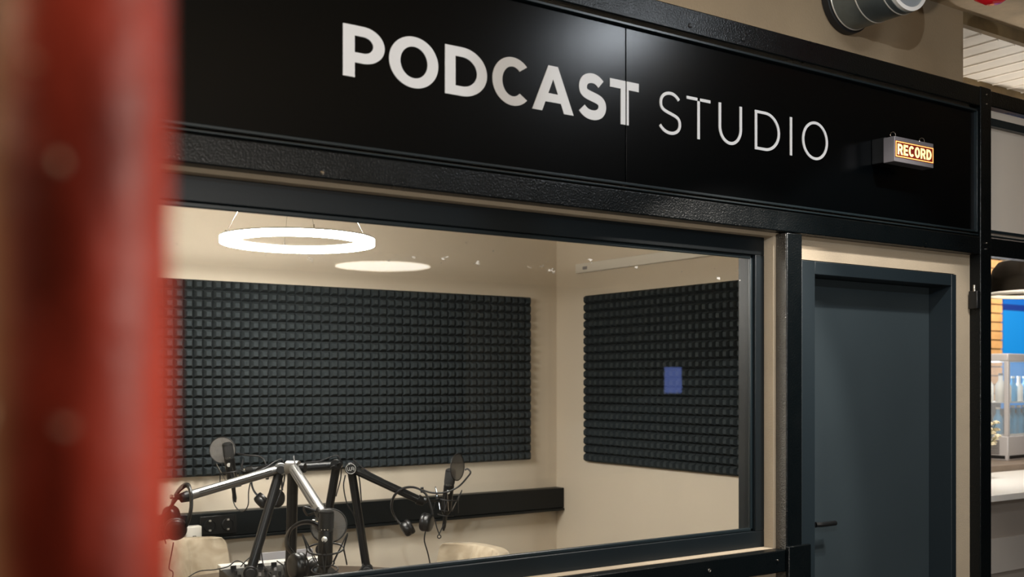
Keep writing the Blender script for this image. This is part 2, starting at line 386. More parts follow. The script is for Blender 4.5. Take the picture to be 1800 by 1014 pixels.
# right bay
t8 = beam('trim_8', (4.265, YF+.01, 1.165), (7.5, YF+.09, 1.232))
t9 = beam('trim_9', (4.265, YF+.01, .529), (7.5, YF+.06, .605))
bd = MB()
for z0, z1, y, e in ((1.085, 1.118, 2.612, .03), (.630, .642, 2.618, .02), (.612, .618, 2.612, .02)):
    bd.box((4.265, y, z0+CH), (7.5, y+e, z1+CH))
struct(bd.build('trim_10', anth2, bevel=.003))
bp_ = thing('wall_panel', 'plain beige panel filling the frame bay to the right of the black post', 'panel', P(4.3, 2.64, .65))
rbox((4.265, 2.640, .60), (7.5, 2.66, 1.16)).build('board', mat('panel_beige', (.62, .55, .47), .6, var=.03, scale=3), bp_)
# screws and bolts in the frame
def bolt(pos, r, m, name='bolt', rec=False):
    b_ = MB(); p = P(*pos)
    if rec: b_.torus(p, (0, 1, 0), r, r*.35, 16, 6)
    else: b_.lathe(p, (0, -1, 0), [(r, -.002), (r, .002), (r*.6, .005)], 12)
    return b_
bolt((1.19, YF, .543), .006, chrome).build('bolt', chrome, t2)
bolt((2.60, YF-.001, -.640), .005, chrome, rec=True).build('bolt', chrome, t3)
bolt((2.935, YF-.001, -.638), .0035, chrome).build('bolt', chrome, t3)
for z in (1.205, 1.165, .578, .553): bolt((4.225, YF, z), .0035, chrome).build('bolt', chrome, t5)
for x in (2.51, 2.76): bolt((x, YF-.0005, 1.175), .008, blkm, rec=False).build('bolt', blkm, t)

# ---- sign field
sign = thing('sign_board', 'long black fascia board lettered PODCAST STUDIO above window and door', 'sign', P(2.2, 2.64, .63))
YP = 2.620
rbox((B0, YP, .622), (2.2466, 2.645, 1.137)).build('panel', signm, sign, bevel=.0008)
rbox((2.2506, YP, .622), (4.170, 2.645, 1.137)).build('panel', signm, sign, bevel=.0008)
def ribbon(mb, pts, w, closed=False, y0=YP-.0022, y1=YP+.0005):
    """flat band of width w along 2-D points (x, z), given a small thickness"""
    n = len(pts); Lp, Rp = [], []
    for i, p in enumerate(pts):
        p = Vector(p)
        a = Vector(pts[i-1]) if (i > 0 or closed) else None
        c = Vector(pts[(i+1) % n]) if (i < n-1 or closed) else None
        d1 = (p-a).normalized() if a is not None else None; d2 = (c-p).normalized() if c is not None else None
        if d1 is None: nn = Vector((-d2.y, d2.x)); k = 1
        elif d2 is None: nn = Vector((-d1.y, d1.x)); k = 1
        else:
            n1 = Vector((-d1.y, d1.x)); n2 = Vector((-d2.y, d2.x)); nn = (n1+n2).normalized(); k = 1/max(.4, nn.dot(n1))
        ww = w(i/(n-1)) if callable(w) else w
        Lp.append(p+nn*k*ww/2); Rp.append(p-nn*k*ww/2)
    strip(mb, Lp, Rp, closed, y0, y1)
def strip(mb, A, B, closed, y0, y1):
    n = len(A); vs = []
    for y in (y0, y1):
        for q in (A, B):
            vs += [(p[0], y, p[1]+CH) for p in q]
    fs = []
    for i in range(n if closed else n-1):
        j = (i+1) % n
        fs += [(i, j, n+j, n+i), (2*n+i, 3*n+i, 3*n+j, 2*n+j), (i, 2*n+i, 2*n+j, j), (n+i, n+j, 3*n+j, 3*n+i)]
    if not closed:
        fs += [(0, n, 3*n, 2*n), (n-1, 3*n-1, 4*n-1, 2*n-1)]
    mb.add(vs, fs)
def bez(segs, k=14):
    out = []
    for p0, p1, p2, p3 in segs:
        for i in range(k):
            t_ = i/k; out.append(tuple((1-t_)**3*a+3*(1-t_)**2*t_*b+3*(1-t_)*t_*t_*c+t_**3*d for a, b, c, d in zip(p0, p1, p2, p3)))
    out.append(segs[-1][3]); return out
S_B = bez([((.93, .87), (.80, .955), (.66, 1.0), (.52, 1.0)), ((.52, 1.0), (.24, 1.0), (.05, .90), (.05, .735)), ((.05, .735), (.05, .56), (.24, .545), (.50, .50)),
           ((.50, .50), (.78, .455), (1.0, .43), (1.0, .265)), ((1.0, .265), (1.0, .10), (.80, 0), (.50, 0)), ((.50, 0), (.30, 0), (.12, .06), (.0, .16))])
S_L = bez([((.95, .86), (.84, .95), (.68, 1.0), (.53, 1.0)), ((.53, 1.0), (.25, 1.0), (.04, .90), (.04, .74)), ((.04, .74), (.04, .57), (.22, .545), (.50, .495)),
           ((.50, .495), (.80, .44), (1.0, .42), (1.0, .25)), ((1.0, .25), (1.0, .09), (.78, 0), (.52, 0)), ((.52, 0), (.30, 0), (.11, .07), (.0, .17))])
def glyph(ch, x0, x1, z0, z1, sv, sh, yy=(YP-.0022, YP+.0005)):
    """one capital letter filling the box; sv = upright stroke, sh = level stroke"""
    mb = MB(); w, h = x1-x0, z1-z0; a, b_ = yy
    def rect(xa, za, xb, zb): mb.box((xa, a+.00025, za+CH), (xb, b_+.0001, zb+CH))
    def ell(cx, cz, rx, rz, t0, t1, k=40): return [(cx+rx*math.cos(math.radians(t0+(t1-t0)*i/k)), cz+rz*math.sin(math.radians(t0+(t1-t0)*i/k))) for i in range(k+1)]
    if ch in 'OC':
        o = .012*h if ch else 0; cx, cz, rx, rz = (x0+x1)/2, (z0+z1)/2, w/2, h/2+o
        if ch == 'O':
            A = ell(cx, cz, rx, rz, 0, 360, 64)[:-1]; B = ell(cx, cz, rx-sv, rz-sh, 0, 360, 64)[:-1]; strip(mb, A, B, True, a, b_)
        else:
            rx = w*.535; cx = x0+rx; th = 44 if sv > .02 else 40
            A = ell(cx, cz, rx, rz, th, 360-th, 56); B = ell(cx, cz, rx-sv, rz-sh, th+4, 356-th, 56); strip(mb, A, B, False, a, b_)
    elif ch == 'D':
        xs = x0+w*.40; rx = x1-xs; cz = (z0+z1)/2
        A = [(x0, z0), (x0, z1)]+ell(xs, cz, rx, h/2, 90, -90, 40); B = [(x0+sv, z0+sh), (x0+sv, z1-sh)]+ell(xs, cz, rx-sv, h/2-sh, 90, -90, 40)
        strip(mb, A, B, True, a, b_)
    elif ch in 'PR':
        zb = z0+h*(.285 if ch == 'P' else .34); xs = x0+w*.48; rx = x1-(0 if ch == 'P' else w*.03)-xs; cz = (zb+z1)/2
        A = [(x0, z1)]+ell(xs, cz, rx, (z1-zb)/2, 90, -90, 36)+[(x0, zb)]; B = [(x0+sv*.9, z1-sh)]+ell(xs, cz, rx-sv, (z1-zb)/2-sh, 90, -90, 36)+[(x0+sv*.9, zb+sh)]
        strip(mb, A, B, False, a, b_); rect(x0, z0, x0+sv, z1)
        if ch == 'R': strip(mb, [(x0+w*.42, zb+sh*.5), (x1-sv*1.12, z0)], [(x0+w*.42+sv*1.1, zb+sh*.5), (x1, z0)], False, a, b_)
    elif ch == 'A':
        tp = w*.115; cx = (x0+x1)/2; sw = sv*1.06
        strip(mb, [(x0, z0), (cx-tp, z1)], [(x0+sw, z0), (cx+tp*.9, z1)], False, a, b_)
        strip(mb, [(x1-sw, z0), (cx-tp*.9, z1)], [(x1, z0), (cx+tp, z1)], False, a+.0005, b_+.0002)
        zc = z0+h*.21; i0 = x0+sw*.5+(cx-x0)*.24; rect(i0, zc, 2*cx-i0, zc+sh*.95)
    elif ch == 'S':
        src = S_B if sv > .02 or yy[0] < YP-.02 else S_L
        pts = [(x0+sv/2+(w-sv)*p[0], z0-.01*h+sh/2+(h*1.02-sh)*p[1]) for p in src]
        ribbon(mb, pts, (sv+sh)/2*.97, False, a, b_)
    elif ch == 'T': rect(x0, z1-sh, x1, z1); rect((x0+x1)/2-sv/2, z0, (x0+x1)/2+sv/2, z1)
    elif ch == 'U':
        xs = x1-sv; rz = w*.52
        A = [(x0, z1)]+ell((x0+x1)/2, z0+rz, w/2, rz*1.01, 180, 360, 30)+[(x1, z1)]; B = [(x0+sv, z1)]+ell((x0+x1)/2, z0+rz, w/2-sv, rz-sh, 180, 360, 30)+[(x1-sv, z1)]
        strip(mb, A, B, False, a, b_)
    elif ch == 'I': rect(x0, z0, x1, z1)
    elif ch == 'E': rect(x0, z0, x0+sv, z1); rect(x0, z1-sh, x1, z1); rect(x0, z0, x1, z0+sh); rect(x0, (z0+z1)/2-sh/2, x1-w*.08, (z0+z1)/2+sh/2)
    return mb
ZB, ZT = .8140, .9535
for ch, x0, x1 in (('P', 1.2582, 1.3829), ('O', 1.3969, 1.5528), ('D', 1.5756, 1.7176), ('C', 1.7369, 1.8712), ('A', 1.8798, 2.0368), ('S', 2.0521, 2.1678)):
    glyph(ch, x0, x1, ZB, ZT, .0345, .0275).build('letter', vinyl, sign, sharp=50)
tt = MB(); a, b_ = YP-.0022, YP+.0005          # the T runs across the board joint and is cut by it
tt.box((2.182, a, ZT-.027+CH), (2.2458, b_, ZT+CH)); tt.box((2.2264, a, ZB+CH), (2.2458, b_, ZT-.027+CH))
tt.box((2.2514, a, ZT-.027+CH), (2.3017, b_, ZT+CH)); tt.box((2.2514, a, ZB+CH), (2.2592, b_, ZT-.027+CH))
tt.build('letter', vinyl, sign)
for ch, x0, x1 in (('S', 2.3884, 2.4879), ('T', 2.5132, 2.6233), ('U', 2.6627, 2.7756), ('D', 2.8403, 2.969), ('I', 3.0220, 3.0335), ('O', 3.0877, 3.2301)):
    glyph(ch, x0, x1, .8095, .9475, .0113, .0100).build('letter', vinyl, sign, sharp=50)

# ---- illuminated RECORD sign
rs = thing('record_light_sign', 'small grey box sign with glowing amber RECORD lettering on the black fascia', 'sign', P(3.55, 2.62, .82))
RX0, RX1, RY0, RY1, RZ0, RZ1 = 3.478, 3.722, 2.510, 2.560, .823, .918
rbox((RX0, RY0, RZ0), (RX1, RY1, RZ1)).build('housing', greymet, rs, bevel=.002)
rbox((3.488, RY1-.001, .828), (3.62, 2.6195, .924)).build('mounting_box', blk, rs, bevel=.002)
rbox((RX0+.003, RY0-.0012, RZ0+.017), (RX1-.002, RY0+.001, RZ1-.016)).build('face_plate', ledred, rs)
y0 = RY0-.0022; y1 = RY0-.0008
bm_ = MB(); fz0, fz1 = RZ0+.0205, RZ1-.0195; fx0, fx1 = RX0+.007, RX1-.006
ribbon(bm_, [(fx0, fz0), (fx0, fz1), (fx1, fz1), (fx1, fz0)], .0032, True, y0, y1); bm_.build('border', orange, rs)
x = fx0+.010; lw = (fx1-fx0-.020-5*.0055)/6
for ch in 'RECORD':
    ww = lw*(.86 if ch == 'E' else 1.028)
    glyph(ch, x, x+ww, fz0+.0075, fz1-.0075, .0092, .0082, (y0, y1)).build('letter', amber, rs, sharp=50); x += ww+.0055
for x in (3.503, 3.683):
    MB().torus(P(x, 2.535, RZ1+.011), (.35, 1, 0), .011, .0014, 20, 6).build('hanging_ring', chrome, rs)

# ---- window
win = thing('window_1', 'wide fixed studio window in a dark frame', 'window', P(1.8, 2.72, -.6)); struct(win)
del win['category']
fy0, fy1 = 2.692, 2.775; IX1, IZ0, IZ1 = 2.923, -.545, .452
fr_ = MB(); c4 = lambda a, b__: fr_.box((a[0], a[1], a[2]+CH), (b__[0], b__[1], b__[2]+CH))
c4((WX0, fy0, IZ1), (WX1, fy1, WZ1)); c4((WX0, fy0, WZ0), (WX1, fy1, IZ0)); c4((WX0, fy0, IZ0), (WX0+.05, fy1, IZ1)); c4((IX1, fy0, IZ0), (WX1, fy1, IZ1))
fr_.build('window_frame', anth, win, bevel=.002)
gb = MB(); c5 = lambda a, b__: gb.box((a[0], a[1], a[2]+CH), (b__[0], b__[1], b__[2]+CH))
c5((WX0+.05, 2.704, IZ1-.014), (IX1, 2.716, IZ1)); c5((WX0+.05, 2.704, IZ0), (IX1, 2.716, IZ0+.012)); c5((IX1-.014, 2.704, IZ0), (IX1, 2.716, IZ1))
gb.build('glazing_bead', anth2, win, bevel=.003)
rbox((WX0+.05, 2.718, IZ0), (IX1, 2.719, IZ1)).build('glass', glass, win)

# ---- door
dr = thing('door_1', 'anthracite studio door set deep in a dark frame', 'door', P(3.6, 2.7, -1.66)); struct(dr); del dr['category']
df_ = MB(); c6 = lambda a, b__: df_.box((a[0], a[1], a[2]+CH), (b__[0], b__[1], b__[2]+CH))
c6((3.1105, 2.640, -1.66), (3.184, 2.79, .440)); c6((4.040, 2.640, -1.66), (4.073, 2.79, .440)); c6((3.184, 2.640, .392), (4.040, 2.79, .440))
df_.build('door_frame', doorf, dr, bevel=.002)
rbox((3.1845, 2.745, -1.655), (4.0395, 2.785, .3915)).build('door_leaf', leafm, dr, bevel=.002)
h = MB()
h.lathe(P(3.262, 2.745, -.548), (0, -1, 0), [(.025, 0), (.025, .008), (.011, .010), (.011, .045)], 20)
h.tube([P(3.262, 2.700, -.548), P(3.290, 2.690, -.548), P(3.362, 2.690, -.548)], .0095, 10)
h.build('door_handle', blk, dr)
# striker / magnet at the right post
la = thing('door_latch', 'small black latch with chrome pin on the post right of the door', 'latch', P(4.17, 2.62, .32))
rbox((4.160, 2.600, .300), (4.1855, 2.640, .375)).build('body', blk, la, bevel=.003)
MB().cyl(P(4.165, 2.615, .372), P(4.165, 2.615, .400), .006, n=12).build('pin', chrome, la)

# ================================================================== HALL THINGS
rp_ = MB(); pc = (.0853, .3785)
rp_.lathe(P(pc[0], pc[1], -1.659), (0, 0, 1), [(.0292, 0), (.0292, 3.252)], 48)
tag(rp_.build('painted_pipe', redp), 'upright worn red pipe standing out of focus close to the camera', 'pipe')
for i, (l, t_, p_, c_) in enumerate(SPOTS+[((-.77, -.74, 1.475), 0, 0, 0)]):
    lab = ['ceiling spotlight furthest from the fascia in the group of three by the duct', 'middle ceiling spotlight in the group of three by the duct', 'ceiling spotlight nearest the duct in the group of three', 'lone ceiling spotlight left of the red pipe, added to light the lettering', 'ceiling spotlight behind the red pipe'][i]
    s_ = thing('spotlight', lab, 'lamp', P(l[0], l[1], 1.594), 'spotlights on the hall ceiling')
    MB().lathe(P(l[0], l[1], 1.594), (0, 0, -1), [(.04, 0), (.04, .02), (.012, .022), (.012, .05), (.038, .055), (.038, .12), (.034, .12), (.034, .11)], 24, cap=False).build('housing', blkm, s_)
    MB().lathe(P(l[0], l[1], 1.594), (0, 0, -1), [(.033, .100), (.033, .104)], 24).build('lens', spote, s_)
for (l, p_, c_), lab in zip(FILL_GLOBES, ('added fill globe in the hall behind the red pipe, facing the window', 'added fill globe over the bar counter near the black post', 'added fill globe in the hall left of the red pipe')):
    g_ = thing('fill_globe', lab, 'lamp', P(l[0], l[1], 1.5 if l[1] > 2.7 else 1.594), 'added fill globes')
    ztop_ = 1.54 if l[1] > 2.7 else 1.594
    MB().cyl(P(l[0], l[1], l[2]+.10), P(l[0], l[1], ztop_), .004, n=8).build('cord', blk, g_)
    MB().cyl(P(l[0], l[1], l[2]+.075), P(l[0], l[1], l[2]+.11), .02, n=16).build('cap', blkm, g_)
pl = thing('panel_lamp', 'square flat lamp on the hall ceiling in front of the door', 'lamp', P(PANEL[0], PANEL[1], 1.594))
rbox((PANEL[0]-.16, PANEL[1]-.16, 1.575), (PANEL[0]+.16, PANEL[1]+.16, 1.5935)).build('housing', blkm, pl)
# big round hall lamp that the glass mirrors
hl = thing('disc_lamp', 'large round white ceiling lamp mirrored in the studio glass', 'lamp', P(6.43, -6.86+2*.72, 1.45))
hx, hy = 6.62, -7.15
hl.location = P(hx, hy, 1.594)
MB().lathe(P(hx, hy, 1.594), (0, 0, -1), [(.6, 0), (.63, .02), (.63, .10)], 48).build('housing', ringh, hl)
MB().lathe(P(hx, hy, 1.594), (0, 0, -1), [(.62, .10), (.62, .104)], 48).build('diffuser', lampe, hl)
# duct
dx, dz, dr_ = 3.448, 1.487, .128
du = thing('ventilation_duct', 'grey galvanised round duct poking out above the fascia', 'duct', P(dx, 2.72, dz))
MB().lathe(P(dx, 2.715, dz), (0, -1, 0), [(dr_-.004, .0), (dr_-.004, .03), (dr_, .03), (dr_, .27)], 56).build('pipe', galv, du)
MB().lathe(P(dx, 2.715, dz), (0, -1, 0), [(dr_-.01, .001), (dr_+.012, .0), (dr_+.010, .025), (dr_-.004, .03)], 40).build('gasket', rubber, du)
for y in (.034, .135, .245): MB().torus(P(dx, 2.715-y, dz), (0, 1, 0), dr_+.0005, .0028, 56, 6).build('seam_ring', galvr, du)
MB().lathe(P(dx, 2.715, dz), (0, -1, 0), [(dr_-.004, .255), (dr_-.002, .285), (dr_-.016, .287), (dr_-.016, .278)], 56).build('rim', capw, du)
MB().lathe(P(dx, 2.715, dz), (0, -1, 0), [(dr_-.016, .272), (dr_-.017, .281)], 56).build('damper_disc', capg, du)
# red lantern at the ceiling
rl = thing('red_lantern', 'glossy red lamp hanging at the ceiling by the photo top edge', 'lamp', P(3.62, 2.20, 1.594))
lx, ly = 3.62, 2.20
MB().lathe(P(lx, ly, 1.594), (0, 0, -1), [(.03, 0), (.03, .03), (.055, .05), (.06, .12)], 28).build('cap', chrome, rl)
MB().lathe(P(lx, ly, 1.594), (0, 0, -1), [(.070, .12), (.080, .17), (.066, .215), (.03, .238)], 28).build('shade', mat('red_glass', (.45, .01, .015), .12, emis=(1, .02, .03), es=.12), rl)
rl.scale = (1, 1, 1)
# opposite side of the hall (seen only as mirror images in the glass)
pw = thing('wall_board', 'pale board leaning on the far side of the hall', 'board', P(9.9, -9.2, -1.66)); rbox((9.2, -9.199, -1.66), (10.8, -9.15, 1.3)).build('board', hallp, pw)
ps = thing('info_screen', 'small blue lit screen across the hall', 'screen', P(9.76, -5.0, -1.66))
rbox((9.62, -5.0, -.17), (9.90, -4.97, .17)).build('screen', refl_s, ps); rbox((9.60, -5.03, -1.66), (9.92, -5.001, .20)).build('stand', blkm, ps)

# ================================================================== STUDIO ROOM THINGS
# acoustic foam: one panel on each wall, pyramid pattern
def foam_panel(org, du_, dn, cols, rows, p=.05, base=.018, hgt=.030, top=.46):
    """org = lower corner on the wall, du_ = direction along the wall, dn = out of the wall"""
    mb = MB(); org, du_, dn = Vector(org), Vector(du_), Vector(dn); dz_ = Vector((0, 0, 1))
    mb.obox(org+du_*cols*p/2+dz_*rows*p/2+dn*base/2, du_*cols*p/2, dz_*rows*p/2, dn*base/2)
    e = .0015
    for i in range(cols):
        for j in range(rows):
            c = org+du_*(i+.5)*p+dz_*(j+.5)*p; q = []
            for hh, s_ in ((base-.001, .5-e/p), (base+.007, .5-e/p), (base+hgt, top/2)):
                q.append([c+dn*hh+du_*a_*p*s_+dz_*b__*p*s_ for a_, b__ in ((-1, -1), (1, -1), (1, 1), (-1, 1))])
            o = len(mb.v)
            for r_ in q: mb.v += r_
            for k in range(2):
                for l_ in range(4): mb.f.append((o+k*4+l_, o+k*4+(l_+1) % 4, o+(k+1)*4+(l_+1) % 4, o+(k+1)*4+l_))
            mb.f.append((o+8, o+9, o+10, o+11))
    return mb
f1 = foam_panel(P(1.36, 5.419, -.49), (1, 0, 0), (0, -1, 0), 50, 20).build('acoustic_foam_panel', foam)
tag(f1, 'wide charcoal pyramid foam panel on the long back wall', 'acoustic panel')
f2 = foam_panel(P(4.079, 5.10, -.49), (0, -1, 0), (-1, 0, 0), 34, 20).build('acoustic_foam_panel', foam)
tag(f2, 'charcoal pyramid foam panel on the side wall right of the corner', 'acoustic panel')
# side wall rail
ra = thing('wall_rail', 'slim white rail fixed high on the side wall', 'rail', P(4.08, 4.5, .65))
rbox((4.050, 3.55, .652), (4.0795, 5.19, .708)).build('rail', glasstop, ra, bevel=.003)
rbox((4.047, 5.075, .668), (4.0505, 5.115, .686)).build('cover_plate', greyp, ra)
# cable trunking along the back wall
tk = thing('cable_trunking', 'black cable trunking running along the back wall below the foam', 'trunking', P(2.5, 5.38, -.75))
rbox((.41, 5.339, -.795), (4.078, 5.4195, -.671)).build('channel', trunkm, tk, bevel=.004)
rbox((.41, 5.334, -.812), (4.078, 5.4195, -.797)).build('bottom_lip', trunkm, tk, bevel=.003)
for n_, cx in enumerate((1.86, 1.48)):
    sp = rbox((cx-.085, 5.332, -.782), (cx+.105, 5.340, -.686)).build('socket_plate', soc, tk, bevel=.003)
    for k in (0, 1):
        c = P(cx-.035+k*.094, 5.3318, -.734)
        s2 = MB().lathe(c, (0, -1, 0), [(.032, 0), (.032, .005), (.028, .006), (.027, .0005), (.001, .0005)], 28, cap=False).build('socket', soc, sp)
        for q_ in (.020, -.029): MB().box((c.x-.006, c.y-.0065, c.z+q_), (c.x+.006, c.y-.0005, c.z+q_+.009)).build('contact', pinm, sp)
ch_ = thing('plug_charger', 'white plug-in charger in the trunking beside the headphones', 'charger', P(1.70, 5.33, -.76))
rbox((1.690, 5.285, -.795), (1.770, 5.3315, -.725)).build('charger_body', white_p, ch_, bevel=.006)
rbox((1.723, 5.280, -.780), (1.739, 5.2855, -.772)).build('port', blk, ch_)
MB().tube([P(1.731, 5.28, -.776), P(1.735, 5.262, -.80), P(1.75, 5.26, -.87), P(1.755, 5.27, -1.0)], .003).build('cord', white_p, ch_)

# ring pendant lamp
rc = P(1.815, 4.206, .58)
rg = thing('ring_pendant_lamp', 'glowing white ring lamp hanging from thin wires over the table', 'lamp', rc)
def annulus(mb, c, r0, r1, z0, z1, n=72):
    rs_ = []
    for i in range(n):
        a_ = 2*PI*i/n; d = Vector((math.cos(a_), math.sin(a_), 0))
        rs_.append([c+d*r0+V(0, 0, z0), c+d*r1+V(0, 0, z0), c+d*r1+V(0, 0, z1), c+d*r0+V(0, 0, z1)])
    return mb.rings(rs_, closed=True)
annulus(MB(), rc, .262, .318, -.014, .010).build('diffuser', ringm, rg, sharp=30)
annulus(MB(), rc, .262, .319, .010, .015).build('housing', ringh, rg, sharp=30)
cc = V(rc.x, rc.y, 1.115+CH)
for k in range(4):
    a_ = -PSI+math.radians(23+90*k); p0 = rc+V(math.cos(a_)*.295, math.sin(a_)*.295, .019); p1 = V(rc.x+math.cos(a_)*.03, rc.y+math.sin(a_)*.03, 1.10+CH)
    MB().cyl(p0, p1, .0011, n=6).build('suspension_wire', chrome, rg); MB().cyl(p0-V(0, 0, .002), p0+V(0, 0, .012), .004, n=8).build('wire_grip', chrome, rg)
MB().lathe(P(rc.x, rc.y, 1.1195), (0, 0, -1), [(.06, 0), (.06, .025), (.055, .028)], 32).build('ceiling_rose', ringh, rg)

# table
tb = thing('round_table', 'round dark walnut table under the microphones', 'table', P(1.82, 4.2, -1.66))
TZ = -.91; tx, ty = 1.82, 4.2
MB().lathe(P(tx, ty, TZ), (0, 0, -1), [(.78, 0), (.80, .006), (.80, .026), (.785, .032)], 96).build('table_top', wood, tb)
MB().lathe(P(tx, ty, -1.66), (0, 0, 1), [(.36, 0), (.36, .02), (.06, .03), (.055, .70), (.15, .717)], 40).build('pedestal', blk, tb)

# chairs
def chair(loc, rz, label):
    t_ = thing('velvet_armchair', label, 'chair', loc, 'velvet chairs round the table', rz)
    nu, nv = 56, 22; F, Bk = [], []
    for j in range(nv+1):
        v = j/nv; z = .44+.45*v
        for i in range(nu+1):
            u = -1+2*i/nu
            # rounded upper corners: half-width shrinks near the top
            hw = .265*(1-.05*v); e = max(0, (v-.86)/.14); hw_ = hw*(1-.12*(1-math.sqrt(max(0, 1-e*e))))
            x = hw_*u; groove = .016*math.exp(-((u*3/2-.0 - round(u*3/2-.5)-.5)/.075)**2) if abs(u) < .95 else 0
            ups = .006*(1-u*u)
            curl = .085*abs(u)**3+.0*u
            edge = (1-abs(u)**10)*(1-max(0, (v-.7)/.3)**4)
            F.append((x, -.028-curl-.018*edge+groove*edge-.05*v*0+.07*v, z+ups*v))
            Bk.append((x, .030-curl+.010*edge+.07*v, z+ups*v))
    n1 = nu+1; o = len(F); fs = []
    for j in range(nv):
        for i in range(nu):
            a_ = j*n1+i; fs.append((a_, a_+1, a_+n1+1, a_+n1)); fs.append((o+a_, o+a_+n1, o+a_+n1+1, o+a_+1))
    for i in range(nu): fs.append((nv*n1+i, nv*n1+i+1, o+nv*n1+i+1, o+nv*n1+i)); fs.append((i, o+i, o+i+1, i+1))
    for j in range(nv): fs.append((j*n1, (j+1)*n1, o+(j+1)*n1, o+j*n1)); fs.append((j*n1+nu, o+j*n1+nu, o+(j+1)*n1+nu, (j+1)*n1+nu))
    b_ = MB().add(F+Bk, fs).build('backrest', velvet, t_, local=True, sharp=70)
    md = b_.modifiers.new('round', 'BEVEL'); md.width = .012; md.segments = 3; md.limit_method = 'ANGLE'; md.angle_limit = math.radians(55)
    MB().box((-.255, -.50, .34), (.255, .01, .455)).build('seat', velvet, t_, local=True, bevel=.03, seg=4)
    for sx in (-1, 1):
        MB().add([(sx*.27, -.40, .45), (sx*.23, -.40, .45), (sx*.23, .0, .45), (sx*.27, .0, .45), (sx*.27, -.36, .62), (sx*.23, -.36, .62), (sx*.23, .02, .66), (sx*.27, .02, .66)],
                 [(0,3,2,1),(4,5,6,7),(0,1,5,4),(1,2,6,5),(2,3,7,6),(3,0,4,7)]).build('armrest', velvet, t_, local=True, bevel=.015, seg=3)
        for y in (-.44, -.04): MB().cyl((sx*.20, y, .35), (sx*.24, y+(.03 if y > -.2 else -.03), 0), .016, .010, 12).build('leg', blk, t_, local=True)
    return t_
# facing -Y locally; backrest across X
chair(P(1.60, 5.10, -1.66), math.atan2(.36, .933), 'beige velvet chair below the wall sockets, left of the boom arms')
chair(P(2.66, 4.15, -1.66), -PI/2+.02, 'beige velvet chair right of the boom arms, cut off by the window frame')


